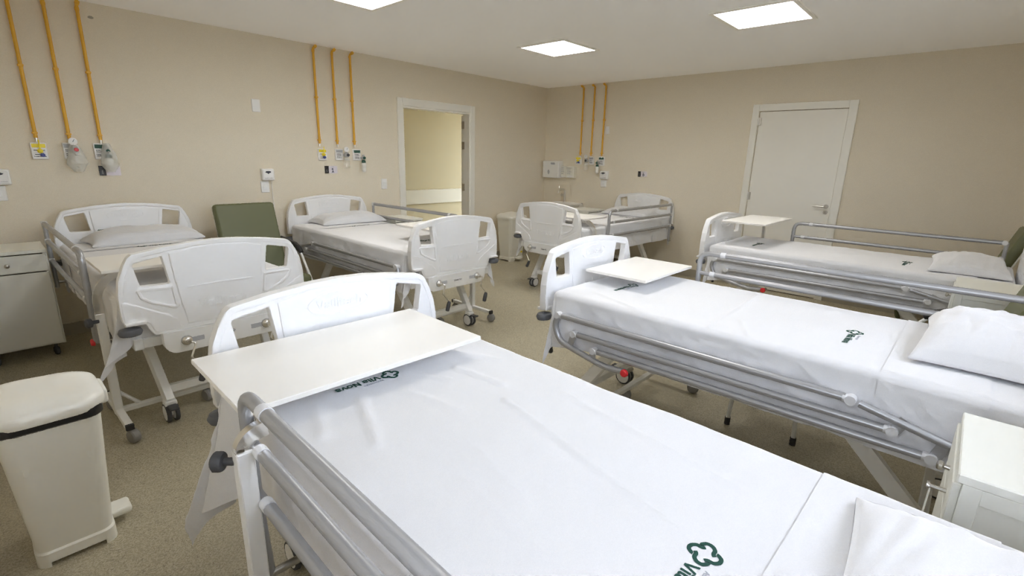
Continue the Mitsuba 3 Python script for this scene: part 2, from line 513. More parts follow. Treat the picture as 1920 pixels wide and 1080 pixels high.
def crank(s):
    u = s * .205
    return cat(lathe([(0, 0), (.024, 0), (.024, .012), (.016, .020), (.010, .022), (.010, .045), (0, .045)], 18, (0, -1, 0), (u, -.030, .515)),
               tube(fillet([(u, -.060, .515), (u + .030, -.075, .505), (u - .004, -.088, .435), (u + .050, -.098, .365)], .010), .0055, 8))


def crank_handle(s):
    u = s * .205
    a, b = np.array([u + .050, -.098, .370]), np.array([u + .020, -.106, .295])
    q = [a, a + (b - a) * .08, a + (b - a) * .5, a + (b - a) * .92, b]
    return tube(q, [.010, .0145, .0165, .0155, .010], 14)


def leg(s, head):
    v0, v1 = (.42, .150) if not head else (1.48, 1.83)
    u = s * .29
    pr = np.array([[-.020, -.03], [.020, -.03], [.020, .03], [-.020, .03]])
    return tube([(u + s * .03, v0, .50), (u, v1, .125)], 1.0, profile=pr)


def caster(s, head):
    u, v = s * .29, (.150 if not head else 1.83)
    fork = cat(cbox(u - .030, u + .030, v - .028, v + .028, .098, .128, .004), cbox(u - .006, u + .006, v - .03, v + .03, .045, .11, .003), cyl((u - .02, v, .056), (u + .02, v, .056), .008, 8))
    return fork


def caster_tyre(s, head):
    u, v = s * .29, (.150 if not head else 1.83)
    pr = [(.034, -.011), (.052, -.011), (.056, -.006), (.056, .006), (.052, .011), (.034, .011)]
    return cat(*[lathe(pr, 24, (1, 0, 0), (u + d, v, .056)) for d in (-.020, .020)])


def caster_hub(s, head):
    u, v = s * .29, (.150 if not head else 1.83)
    return cat(*[lathe([(0, -.0125), (.036, -.0125), (.045, -.0115), (.046, 0), (.045, .0115), (.036, .0125), (0, .0125)], 24, (1, 0, 0), (u + d, v, .056)) for d in (-.020, .020)])


def brake(s, head):
    u, v = s * .29, (.150 if not head else 1.83)
    d = -1 if not head else 1
    return cbox(u - .022, u + .022, min(v + d * .03, v + d * .10), max(v + d * .03, v + d * .10), .100, .112, .004)


def under_frame():
    b = [cbox(s * .40 - .02, s * .40 + .02, .04, 2.06, .49, .55, .003) for s in (-1, 1)]
    b += [cbox(-.38, .38, v - .02, v + .02, .495, .545, .003) for v in (.06, .45, 1.0, 1.48, 2.04)]
    b += [cbox(-.30, .30, v - .018, v + .018, .155, .20, .003) for v in (.195, 1.785)]
    b += [cbox(-.40, .40, .06, 2.04, .55, .575, .004)]
    return cat(*b)


RW = .0165


def rail_raised(u):
    post = tube(fillet([(u, .53, .43), (u, .50, .60), (u, .50, .95), (u, .63, .95)], .11, 8), RW, 14)
    post = cat(post, cyl((u, .495, .822), (u, .575, .822), .013, 10), cyl((u, .495, .675), (u, .575, .675), .013, 10))
    head = tube([(u, 1.985, .955), (u, 1.985, .47)], .0135, 12)
    bars = [cyl((u, .65, .95), (u, 1.96, .95), RW, 14), cyl((u, .60, .822), (u, 1.955, .822), .0155, 14), cyl((u, .60, .675), (u, 1.955, .675), .0155, 14)]
    joints = [cyl((u, .625, .95), (u, .655, .95), .0185, 14), cyl((u, .572, .822), (u, .602, .822), .0172, 14), cyl((u, .572, .675), (u, .602, .675), .0172, 14),
              *[cyl((u - .017, 1.972, z), (u + .017, 1.972, z), .018, 14) for z in (.95, .822, .675)]]
    return post, head, bars, joints, (.535, .43), cyl((u, 1.985, .47), (u, 2.03, .47), .012, 10)


def rail_lowered(u):
    post = tube(fillet([(u, .575, .462), (u, .45, .452), (u, .37, .466), (u, .150, .512), (u, .112, .60), (u, .134, .66)], .07, 6), RW, 14)
    head = tube([(u, 1.535, .655), (u, 1.80, .598), (u, 2.03, .545)], .0145, 12)

    def link(v0, z0, v1, z1):
        d = np.array([v1 - v0, z1 - z0]); d = d / np.linalg.norm(d)
        n = np.array([-d[1], d[0]]) * .014
        q = Polygon([(v0 + n[0], z0 + n[1]), (v1 + n[0], z1 + n[1]), (v1 - n[0], z1 - n[1]), (v0 - n[0], z0 - n[1])]).buffer(.004)
        m = prism(q, .006)
        v = m.vertices
        return trimesh.Trimesh(np.c_[u - .003 + v[:, 2], v[:, 0], v[:, 1]], m.faces, process=False)
    post = cat(post, link(.246, .579, .222, .495), link(.379, .519, .366, .462))
    head = cat(head, link(1.650, .592, 1.672, .640), link(1.768, .534, 1.790, .604))
    bars = [cyl((u, .155, .661), (u, 1.49, .663), RW, 14), cyl((u, .262, .579), (u, 1.625, .590), .0155, 14), cyl((u, .394, .519), (u, 1.745, .533), .0155, 14)]
    joints = [cat(cyl((u - .018, v, z), (u + .018, v, z), .0185, 14), cyl((u, v - .004, z), (u, v + d, z), .0178, 14)) for v, z, d in ((.134, .661, .028), (1.508, .661, -.026), (.246, .579, .024), (1.645, .591, -.026), (.379, .519, .024), (1.763, .534, -.026))]
    return post, head, bars, joints, (.578, .462), cyl((u, 2.03, .545), (u, 2.03, .50), .012, 10)


BEDS = {  # foot-end centre x, y, heading in degrees (foot -> head is +v), which sides have the rail up, rail offset
    'L1': (-5.572, -2.273, .86, (-1,), .505),
    'L2': (-3.810, -2.211, .12, (1,), .480),
    'B6': (-2.147, -1.820, -90.9, (1,), .480),
    'R2': (-3.843, -3.543, 179.57, (-1,), .480),
    'R1': (-1.500, -3.500, 179.34, (-1,), .480),
    'R3': (-5.527, -3.501, 178.65, (1,), .512),
}
BED_LABEL = {
    'L1': 'white hospital bed right of the cabinet at the far left, its left rail raised',
    'L2': 'white hospital bed between the green chair and the open doorway',
    'B6': 'white hospital bed in the corner beside the wash basin, near the number 6 sign',
    'R1': 'white hospital bed farthest right, in front of the closed door',
    'R2': 'white hospital bed between the foreground bed and the bed by the closed door',
    'R3': 'large foreground hospital bed with its grey rail raised at the bottom left',
}


def at_bed(b):
    x, y, a = BEDS[b][:3]
    return frame(x, y, 0, a)


def make_bed(b):
    A = at_bed(b)
    up, ro = BEDS[b][3], BEDS[b][4]
    k = thing('hospital_bed', BED_LABEL[b], 'hospital bed', 'hospital beds of the ward')
    p = part(k, 'footboard', BOARD, 'm_plastic', 40, A, 'board', 'moulded white plastic end board with two grip holes')
    part(p, 'emblem_ring', RING, 'm_plastic', 30, A, 'ring')
    part(p, 'embossed_lettering', ETXT, 'm_plastic', False, A, 'etxt', 'embossed maker lettering')
    part(p, 'embossed_lettering', OTXT, 'm_plastic', False, A, 'otxt', 'embossed maker lettering on the outer face')
    p = part(k, 'headboard', BOARD_H, 'm_plastic', 40, A, 'boardh', 'moulded white plastic end board with two grip holes')
    part(p, 'emblem_ring', RING_H, 'm_plastic', 30, A, 'ringh')
    part(p, 'embossed_lettering', ETXT_H, 'm_plastic', False, A, 'etxth')
    for h in (0, 1):
        for s in (-1, 1):
            part(k, 'corner_bumper', lambda: bumper(s, h), 'm_bumper', 40, A, f'bumper{h}{s}', 'dark grey rubber bumper')
    part(k, 'under_frame', under_frame, 'm_white', False, A, 'under')
    part(k, 'mattress', lambda: rbox(-.425, .425, .095, 2.03, .575, .772, .03), 'm_greyplastic', 30, A, 'mattress')
    c = part(k, 'crank_cover', crank_cover, 'm_white', 30, A, 'cover')
    part(c, 'sticker', lambda: moved(upright(prism(sbox(-.048, -.022, .048, .022), .0008), -1), -.005, -.0302, .510), 'm_label', False, A, 'sticker', 'white maker sticker')
    part(c, 'sticker_lettering', lambda: moved(upright(text('Clean NO', .013, .0006, True), -1), -.005, -.0312, .514), 'm_ink', False, A, 'stxt')
    for s in (-1, 1):
        part(c, 'small_plate', lambda: cat(moved(upright(prism(sbox(-.026, -.010, .026, .010).buffer(.003), .001), -1), s * .150, -.0302, .512)), 'm_labelgrey', False, A, f'plate{s}')
    for s in (-1, 1):
        q = part(k, 'crank', lambda: crank(s), 'm_chrome', 40, A, f'crank{s}', 'chrome folding hand crank')
        part(q, 'collar', lambda: lathe([(.014, 0), (.027, 0), (.027, .007), (.022, .010), (.014, .010)], 18, (0, -1, 0), (s * .205, -.030, .515)), 'm_greyplastic', 40, A, f'collar{s}')
        part(q, 'grip', lambda: crank_handle(s), 'm_rubber', 40, A, f'grip{s}', 'black crank grip')
    for h in (0, 1):
        for s in (-1, 1):
            part(k, 'leg', lambda: leg(s, h), 'm_white', False, A, f'leg{h}{s}')
    for h in (0, 1):
        for s in (-1, 1):
            q = part(k, 'caster', lambda: caster(s, h), 'm_white', 30, A, f'cst{h}{s}')
            part(q, 'tyre', lambda: caster_tyre(s, h), 'm_rubber', 30, A, f'tyre{h}{s}')
            part(q, 'hub', lambda: caster_hub(s, h), 'm_label', 30, A, f'hub{h}{s}', 'pale grey wheel disc')
            part(q, 'brake_pedal', lambda: brake(s, h), 'm_rubber', 30, A, f'brake{h}{s}')
    for s in (-1, 1):
        u = s * (ro if s in up else min(ro, .485))
        name = f'rail{s in up}{u:.3f}'
        post, head, bars, joints, piv, lug = (rail_raised if s in up else rail_lowered)(u)
        if b == 'R3' and s in up:
            sh = lambda m: moved(m, 0, .032, -.024)
            post, head, lug, piv = sh(post), sh(head), sh(lug), (piv[0] + .032, piv[1] - .024)
            bars, joints = [sh(m) for m in bars], [sh(m) for m in joints]
        r = part(k, 'side_rail', post, 'm_tube', 40, A, name, 'grey tubular side rail, ' + ('raised' if s in up else 'folded down'))
        part(r, 'head_post', head, 'm_tube', 40, A, name + 'h')
        for i, bm in enumerate(bars):
            part(r, 'bar', bm, 'm_tube', 40, A, name + f'b{i}')
        for i, jm in enumerate(joints):
            part(r, 'hinge_joint', jm, 'm_joint', 40, A, name + f'j{i}', 'pale plastic hinge joint' if i == 0 else None)
        part(r, 'lug', cat(None if b == 'R3' and s in up else lug, cyl((s * .42, piv[0], piv[1]), (u, piv[0], piv[1]), .011, 10), cyl((s * .42, 2.03, .50), (u, 2.03, .50), .011, 10)), 'm_steel', 40, A, name + 'l')
        part(r, 'pivot_cap', lathe([(0, .006), (.016, .006), (.020, 0), (.020, -.012), (0, -.012)], 18, (s, 0, 0), (u + s * .022, piv[0], piv[1])), 'm_red', 40, A, name + 'p', 'red round cap')
    return k


for b in ('L1', 'L2', 'B6', 'R1', 'R2', 'R3'):
    make_bed(b)

# ------------------------------------------------------------------ sheets with printed logo, pillows
LOGO_V = {'L1': (1.00, 1.60, -.05), 'L2': (.42, 1.605, -.04), 'B6': (.35, 1.50, 0.0), 'R1': (.362, 1.452, -.03), 'R2': (.310, 1.425, -.04), 'R3': (.414, 1.500, -.002)}


def ribbon_logo(s):
    """Four interlaced ribbons around a rounded cross."""
    base = LineString([(-.30, .22), (-.42, .50), (-.22, .80), (.10, .80), (.34, .56), (.30, .28), (.44, .16)]).buffer(.05)
    pts = np.array(LineString([(-.30, .22), (-.42, .50), (-.22, .80), (.10, .80), (.34, .56), (.30, .28), (.44, .16)]).segmentize(.05).coords)
    for _ in range(8):
        pts[1:-1] = (pts[:-2] + 2 * pts[1:-1] + pts[2:]) / 4
    rib = LineString(pts).buffer(.105, cap_style=2)
    out = []
    for k in range(4):
        a = affinity.rotate(rib, 90 * k, origin=(0, 0))
        tail = LineString(pts[-14:]).buffer(.145, cap_style=2)
        prev = affinity.rotate(tail, 90 * (k + 1), origin=(0, 0))
        out.append(a.difference(prev))
    sh = affinity.scale(union_all(out), s / 1.8, s / 1.8, origin=(0, 0))
    return sh


def sheet_surface(a, b, P):
    """Cloth parameters (across, along) -> bed coordinates."""
    mw, r, v0, v1, top = .415, .030, .088, 2.025, .779
    da = np.maximum(np.abs(a) - mw, 0) * (1 + P['tail'] * np.exp(-(np.maximum(b - .02, 0) / .20) ** 2))
    db = np.maximum(v0 - b, 0)
    dh = np.maximum(b - v1, 0)
    s, e = np.sign(a), np.where(db > 0, -1.0, 1.0)
    dv = db + dh
    rho = np.hypot(da, dv)
    ca, cv = da / (rho + 1e-9), dv / (rho + 1e-9)
    th = np.minimum(rho / r, np.pi / 2)
    out = r * np.sin(th)
    down = r * (1 - np.cos(th)) + np.maximum(rho - r * np.pi / 2, 0)
    hang = np.clip(down / .30, 0, 1.6)
    corner = 4 * (ca * cv) ** 2
    q = np.stack([a * 3.0, b * 3.0, np.full_like(a, P['seed'] * 3.7)], -1)
    wave = meshkit.fbm(np.stack([a * 1.5, b * 5.5, np.full_like(a, P['seed'] * 1.3)], -1), 3, P['seed']) - .5
    flare = .012 * hang * (wave * 2 + .25) + P['flare'] * (corner * hang ** 1.4 * (db > 0) + .55 * hang ** 1.3 * np.exp(-(np.maximum(b - v0, 0) / .14) ** 2) * (db <= 0))
    fold = .018 * np.sin(np.arctan2(dv, da + 1e-9) * 9) * corner * np.clip(hang - .3, 0, 1)
    uu = np.clip(a, -mw, mw) + s * (out * ca + flare * np.maximum(ca, .25) * (rho > 0) + fold)
    vv = np.clip(b, v0, v1) + e * (out * cv + .25 * flare * cv)
    inside = np.abs(uu) < .468
    vv = np.where(inside, np.maximum(vv, .040), vv)
    vv = np.minimum(vv, 2.062)
    wr = P['wr'] * (meshkit.fbm(np.stack([a * 4, b * 3, np.full_like(a, 9.1 + P['seed'])], -1), 4, P['seed'] + 5) - .5)
    wr = wr + P['wr'] * .8 * (np.abs(meshkit.noise(np.stack([a * 5 + b * 2.5, b * 3 - a * 1.2, np.full_like(a, P['seed'])], -1), 3) - .5) - .25)
    for (x0, y0, x1, y1, hgt, w) in P['creases']:
        d = np.array([x1 - x0, y1 - y0]); ln = np.hypot(*d); d = d / ln
        t = np.clip((a - x0) * d[0] + (b - y0) * d[1], 0, ln)
        dist = (a - x0) * -d[1] + (b - y0) * d[0]
        over = np.hypot(a - x0 - t * d[0], b - y0 - t * d[1])
        wr = wr + 1.7 * hgt * np.exp(-(over / w) ** 2)
    wr = wr + .006 * np.exp(-((np.abs(a) - .43) / .05) ** 2) * (meshkit.fbm(np.stack([b * 14, a * 5, np.full_like(a, 4.4 + P['seed'])], -1), 3, P['seed'] + 2) - .5)
    for lv in P['logos']:
        m = np.exp(-(((a - .09) / .16) ** 4 + ((b - lv) / .07) ** 4))
        wr = wr * (1 - m)
    zz = top - down + wr * np.clip(1 - (rho - .015) / .04, 0, 1)
    # soft wrinkles on the hanging sides
    nn = meshkit.fbm(np.stack([down * 8 + b * 3, b * 8 - down * 5, np.full_like(a, 2.2 + P['seed'])], -1), 4, P['seed'] + 9)
    side = (rho >= .02) * np.clip(hang * 3, 0, 1) * (.016 * (nn - .5) + .012 * (.5 - np.abs(nn - .5) * 4).clip(0, .5))
    uu = uu + s * side * (ca > .5)
    return np.stack([uu, vv, zz], -1)


def grid_mesh(f, a, b):
    A, B = np.meshgrid(a, b, indexing='xy')
    V = f(A, B).reshape(-1, 3)
    na, nb = len(a), len(b)
    i, j = np.meshgrid(np.arange(nb - 1), np.arange(na - 1), indexing='ij')
    q = np.stack([i * na + j, i * na + j + 1, (i + 1) * na + j + 1, (i + 1) * na + j], -1).reshape(-1, 4)
    F = np.vstack([q[:, [0, 1, 2]], q[:, [0, 2, 3]]])
    return trimesh.Trimesh(V, F, process=False)


SHEET_LABEL = {
    'L1': 'white sheet on the far left bed, its loose corner hanging beside the footboard',
    'L2': 'white sheet on the bed between the green chair and the open doorway',
    'B6': 'white sheet on the corner bed beside the wash basin',
    'R1': 'white sheet on the farthest right bed in front of the closed door',
    'R2': 'white printed sheet on the middle bed of the right row, behind the folded rail',
    'R3': 'large creased white sheet with printed logos covering the foreground bed',
}
CREASES = {
    'R3': [(.16, .43, .28, .75, .006, .016), (-.02, .42, -.09, .58, .006, .010), (-.17, .52, -.20, .72, .006, .012), (-.24, .36, -.33, .56, .005, .014), (-.13, .80, .02, 1.50, .005, .007),
           (-.30, .9, -.22, 1.5, .003, .010), (.20, .95, .26, 1.35, .003, .006), (.10, .9, .16, 1.15, .003, .006), (-.02, 1.62, -.2, 1.75, .003, .01), (.05, .55, .02, .75, .004, .014), (.30, .45, .36, .62, .005, .02)],
    'R2': [(-.38, .905, .41, .925, .0035, .006), (.30, .25, .40, .55, .004, .012), (.2, 1.0, .40, 1.10, .003, .01)],
    'L1': [(-.35, 1.66, .38, 1.62, .005, .010), (-.3, 1.72, .35, 1.68, .006, .012), (-.2, .9, .2, .95, .004, .01)],
}


def make_sheet(b):
    A = at_bed(b)
    fine = b in ('R3', 'R2')
    seed = {'L1': 1, 'L2': 2, 'B6': 3, 'R1': 4, 'R2': 5, 'R3': 6}[b]
    P = {'seed': seed, 'flare': {'R3': .11, 'L1': .12}.get(b, .045), 'tail': {'R3': .55, 'L1': .10}.get(b, .12), 'wr': {'R3': .013, 'R2': .010}.get(b, .011), 'creases': CREASES.get(b, []), 'logos': LOGO_V[b][:2]}
    so = .305
    fo = {'R3': .36, 'L1': .27}.get(b, .30)
    k = thing('bed_sheet', SHEET_LABEL[b], 'bed sheet', 'white sheets on the hospital beds')
    na, nb = (170, 300) if fine else (120, 200)
    # denser across the rounded edges
    def dens(lo, hi, edges, n):
        t = np.linspace(lo, hi, 4000)
        w = 1 + sum(5 * np.exp(-((t - e) / .035) ** 2) for e in edges)
        c = np.cumsum(w); c = (c - c[0]) / (c[-1] - c[0])
        return np.interp(np.linspace(0, 1, n), c, t)
    a = dens(-.415 - so, .415 + so, (-.44, .44), na)
    bb = dens(.088 - fo, 2.025 + .26, (.065, 2.05), nb)
    put(k, grid_mesh(lambda x, y: sheet_surface(x, y, P), a, bb), 'm_sheet', True, A)
    # lighter band of a second cloth folded across the bed
    v0, v1 = {'R2': (1.572, 1.865), 'R3': (1.592, 1.90)}.get(b, (1.585, 1.86))
    a2 = dens(-.415 - so - .004, .415 + so + .004, (-.44, .44), na)
    b2 = np.linspace(v0, v1, 40)

    def band(x, y):
        p = sheet_surface(x, y, P)
        n = np.stack([np.sign(x) * np.clip((np.abs(x) - .415) / .045, 0, 1), 0 * x, 1 - np.clip((np.abs(x) - .415) / .045, 0, 1)], -1)
        return p + .0045 * n
    part(k, 'cross_band', grid_mesh(band, a2, b2), 'm_sheet', True, A, label='band of folded cloth laid across the sheet')
    # printed logos
    for lv in LOGO_V[b][:2]:
        u0 = LOGO_V[b][2]
        lg = moved(prism(ribbon_logo(.066), .0006), u0 + .030, lv - .004, .7800)
        tx = moved(meshkit.text_mesh('Vila Nova', .0245, .0006, True), u0 + .068, lv - .020, .7800)
        part(k, 'print', cat(lg, tx), 'm_print', False, A, label='dark green logo and lettering printed on the sheet')
        part(k, 'small_print', moved(meshkit.text_mesh('Associação', .0095, .0006), u0 + .068, lv + .014, .7800), 'm_printgrey', False, A)
    return k


for b in ('L1', 'L2', 'B6', 'R1', 'R2', 'R3'):
    make_sheet(b)


def pillow_mesh(w, d, t, seed, n=56):
    x = np.linspace(-1, 1, n)
    X, Y = np.meshgrid(x, x, indexing='xy')
    ex, ey = 1 - np.abs(X) ** 2.6, 1 - np.abs(Y) ** 2.6
    h = (np.clip(ex, 0, 1) * np.clip(ey, 0, 1)) ** .48
    pinch = 1 - .07 * (1 - np.abs(Y) ** 2) * np.abs(X) ** 6
    pinch2 = 1 - .09 * (1 - np.abs(X) ** 2) * np.abs(Y) ** 6
    nz = meshkit.fbm(np.stack([X * 2.2, Y * 2.2, np.full_like(X, seed)], -1), 4, seed) - .5
    wr = np.abs(meshkit.noise(np.stack([X * 2 + Y * 5, Y * 3 - X, np.full_like(X, seed)], -1), seed) - .5) - .25
    edge = np.clip(np.minimum(ex, ey) * 4, 0, 1)
    top = t * h * (.95 + .30 * nz) + .018 * wr * edge + .012
    bot = -.10 * t * h
    xs, ys = X * w / 2 * pinch, Y * d / 2 * pinch2
    drop = .008 * (X ** 2 + Y ** 2)
    V = np.vstack([np.stack([xs, ys, top - drop * 0], -1).reshape(-1, 3), np.stack([xs, ys, np.minimum(bot, .012 * 0 - 0)], -1).reshape(-1, 3)])
    i, j = np.meshgrid(np.arange(n - 1), np.arange(n - 1), indexing='ij')
    q = np.stack([i * n + j, i * n + j + 1, (i + 1) * n + j + 1, (i + 1) * n + j], -1).reshape(-1, 4)
    F = np.vstack([q[:, [0, 1, 2]], q[:, [0, 2, 3]]])
    F2 = F[:, ::-1] + n * n
    rim = []
    idx = np.arange(n * n).reshape(n, n)
    loop = np.r_[idx[0, :-1], idx[:-1, -1], idx[-1, :0:-1], idx[:0:-1, 0]]
    for p0, p1 in zip(loop, np.roll(loop, -1)):
        rim += [[p0, p0 + n * n, p1 + n * n], [p0, p1 + n * n, p1]]
    m = trimesh.Trimesh(V, np.vstack([F, F2, np.array(rim)]), process=False)
    m.vertices[:, 2] -= m.vertices[:, 2].min()
    return m


PILLOWS = {  # centre u, v, width, depth, thickness, turn
    'L1': (.06, 1.86, .74, .40, .105, 2), 'L2': (.10, 1.88, .72, .36, .100, -2), 'B6': (-.02, 1.80, .68, .40, .085, 3),
    'R1': (-.02, 1.80, .76, .44, .095, 2), 'R2': (-.095, 1.855, .70, .44, .140, -1), 'R3': (-.02, 1.90, .66, .44, .085, 2),
}
PIL_LABEL = {
    'L1': 'crumpled white pillow on the far left bed', 'L2': 'long white pillow on the bed between the green chair and the doorway',
    'B6': 'flat white pillow on the corner bed beside the wash basin', 'R1': 'plump white pillow on the farthest right bed in front of the closed door',
    'R2': 'white pillow on the middle bed of the right row, cut by the right edge', 'R3': 'white pillow at the bottom right corner on the foreground bed',
}
for n_, b in enumerate(('L1', 'L2', 'B6', 'R1', 'R2', 'R3')):
    u, v, w, d, t, deg = PILLOWS[b]
    k = thing('pillow', PIL_LABEL[b], 'pillow', 'white pillows on the hospital beds')
    m = moved(turned(pillow_mesh(w, d, t, 11 + n_), deg), u, v, .7815)
    put(k, m, 'm_sheet', True, at_bed(b))
    if b == 'L1':
        part(k, 'print', moved(turned(prism(ribbon_logo(.05), .001), 20), -.20, 1.90, .885), 'm_print', False, at_bed(b))

# ------------------------------------------------------------------ overbed tables
TABLES = {  # bed: side, column v, top u0, u1, v0, v1, z
    'L1': (-1, .283, -.472, .29, .215, .68, .890), 'L2': (1, .337, -.14, .452, .18, .64, .915), 'B6': (1, .205, -.34, .405, .130, .57, .880),
    'R1': (-1, .215, -.40, .385, .12, .49, 1.000), 'R2': (-1, .30, -.450, .145, .068, .465, .862), 'R3': (1, .580, -.300, .515, .050, .505, .862),
}
TAB_LABEL = {
    'L1': 'white overbed table with curved chrome arm over the far left bed',
    'L2': 'white overbed table over the bed beside the open doorway, mostly behind the footboard',
    'B6': 'cream overbed table with curved chrome arm over the corner bed',
    'R1': 'white overbed table raised high in front of the closed door',
    'R2': 'square white overbed table top hovering over the middle bed, casting a shadow on its sheet',
    'R3': 'large white overbed table at the foot of the foreground bed, black knob on its column',
}


def make_table(b):
    s, vc, u0, u1, v0, v1, z = TABLES[b]
    A = at_bed(b)
    k = thing('overbed_table', TAB_LABEL[b], 'overbed table', 'overbed tables')
    part(k, 'table_top', cbox(u0, u1, v0, v1, z - .016, z, .002), 'm_laminate', False, A)
    uc = s * (.500 if b != 'R3' else .541)
    if b == 'R1':
        uc = s * .535
    sl = z - (.060 if b == 'R3' else .235)
    ra = .040 if b == 'R3' else .15
    pr = np.array([[-.019, -.012], [.019, -.012], [.019, .012], [-.019, .012]])
    arc = [(uc, vc, sl - .05), (uc, vc, sl)] + [(uc - s * (ra + .01) * (1 - math.cos(t)), vc, z - .0205 - ra + ra * math.sin(t)) for t in np.linspace(.0, math.pi / 2, 10)] + [((uc - s * .30, vc, z - .0205) if b != 'R3' else (uc - s * .075, vc - .16, z - .0205))]
    part(k, 'curved_arm', tube(arc, 1.0, profile=pr), 'm_chrome', 40, A, label='curved chrome arm')
    c = part(k, 'column', cbox(uc - .020, uc + .020, vc - .020, vc + .020, .08, sl, .003), 'm_white', False, A)
    kn = lathe([(0, 0), (.010, 0), (.010, .028), (.022, .030), (.025, .036), (.025, .050), (.018, .056), (0, .056)], 14, (s, -.2, 0) if b != 'R3' else (.75, -.65, 0), (uc + s * .012, vc - .018, sl - .035))
    part(c, 'knob', kn, 'm_rubber', 30, A, label='black clamping knob')
    ui = uc - s * .62
    base = cat(cbox(uc - .018, uc + .018, vc - .245, vc + .275, .080, .108, .003), cbox(min(uc, ui), max(uc, ui), vc - .018, vc + .018, .080, .106, .003),
               tube([(uc - s * .01, vc + .02, .20), (uc - s * .12, vc, .08)], .010, 8))
    part(k, 'base', base, 'm_white', False, A, label='white steel base on small casters')
    part(k, 'end_cap', cat(cbox(uc - .0185, uc + .0185, vc - .262, vc - .243, .079, .109, .002), cbox(uc - .0185, uc + .0185, vc + .273, vc + .290, .079, .109, .002)), 'm_black', False, A)
    for uu, vv in ((uc, vc - .235), (uc, vc + .265), (ui + s * .03, vc), (ui + s * .20, vc)):
        q = part(k, 'caster', cat(lathe([(0, -.020), (.030, -.020), (.037, -.013), (.038, 0), (.037, .013), (.030, .020), (0, .020)], 22, (1, .35, 0), (uu + .010, vv - .012, .038)), cyl((uu, vv, .03), (uu, vv, .084), .007, 8)), 'm_greyrubber', 30, A)


for b in ('L1', 'L2', 'B6', 'R1', 'R2', 'R3'):
    make_table(b)

# ------------------------------------------------------------------ bedside cabinets (front to -y in own coordinates, origin at the middle of the front edge)
def make_cabinet(x, y, deg, label, w=.41, d=.40, cord=False):
    A = frame(x, y, 0, deg)
    k = thing('bedside_cabinet', label, 'cabinet', 'white bedside cabinets')
    h = w / 2
    body = cat(cbox(-h, -h + .018, 0.0, d, .10, .775, .002), cbox(h - .018, h, 0, d, .10, .775, .002), cbox(-h, h, d - .018, d, .10, .775, .002), cbox(-h, h, 0.002, d, .10, .118, .002),
               *[cbox(*sorted((s * (h - .001), s * (h + .006))), y0, y1, z0, z1, .001) for s in (-1, 1) for y0, y1, z0, z1 in ((0, .035, .10, .775), (d - .035, d, .10, .775), (.035, d - .035, .10, .14), (.035, d - .035, .735, .775))])
    part(k, 'body', body, 'm_cabinet', False, A)
    part(k, 'top', cbox(-h - .008, h + .008, -.012, d + .005, .775, .800, .003), 'm_cabinet', False, A)
    dr = part(k, 'drawer', cbox(-h + .004, h - .004, -.018, .001, .648, .768, .003), 'm_cabinet', False, A)
    part(dr, 'knob', lathe([(0, 0), (.007, 0), (.006, .012), (.013, .016), (.014, .024), (.009, .028), (0, .029)], 16, (0, -1, 0), (0, -.018, .708)), 'm_steel', 40, A, label='round steel knob')
    do = part(k, 'door', cbox(-h + .004, h - .004, -.018, .001, .112, .640, .003), 'm_cabinet', False, A)
    part(do, 'hinge', cat(*[cyl((-h + .004, -.012, z), (-h + .004, -.012, z + .05), .006, 8) for z in (.16, .55)]), 'm_steel', 30, A)
    if cord:
        part(do, 'peg', cat(cyl((.10, -.018, .690), (.10, -.052, .690), .006, 10), lathe([(0, 0), (.011, 0), (.011, .006), (0, .006)], 12, (0, -1, 0), (.10, -.052, .690))), 'm_steel', 30, A, label='small steel peg')
    for sx in (-1, 1):
        for yy in (.05, d - .05):
            xx = sx * (h - .05)
            part(k, 'caster', cat(lathe([(.006, -.012), (.028, -.012), (.033, -.007), (.033, .007), (.028, .012), (.006, .012)], 18, (1, .25, 0), (xx, yy + .01, .034)), cyl((xx, yy, .05), (xx, yy, .102), .009, 8)), 'm_rubber', 30, A, f'cabc{sx}{yy:.2f}{w}')
    return k


make_cabinet(-6.350, -.52, 0, 'white bedside cabinet with one drawer at the far left edge of the photo')
make_cabinet(-3.12, -.60, 0, 'white bedside cabinet between a bed and the open doorway, only its top showing', w=.36)
make_cabinet(-.36, -1.29, 0, 'cream bedside cabinet against the wall between the wash basin and the corner bed', w=.40, d=.38)
make_cabinet(-4.735, -5.350, 180, 'white bedside cabinet at the right edge between the two nearest beds', w=.40, d=.42, cord=True)
make_cabinet(-2.235, -5.265, 180, 'white bedside cabinet behind the middle bed, seen through its raised rail')

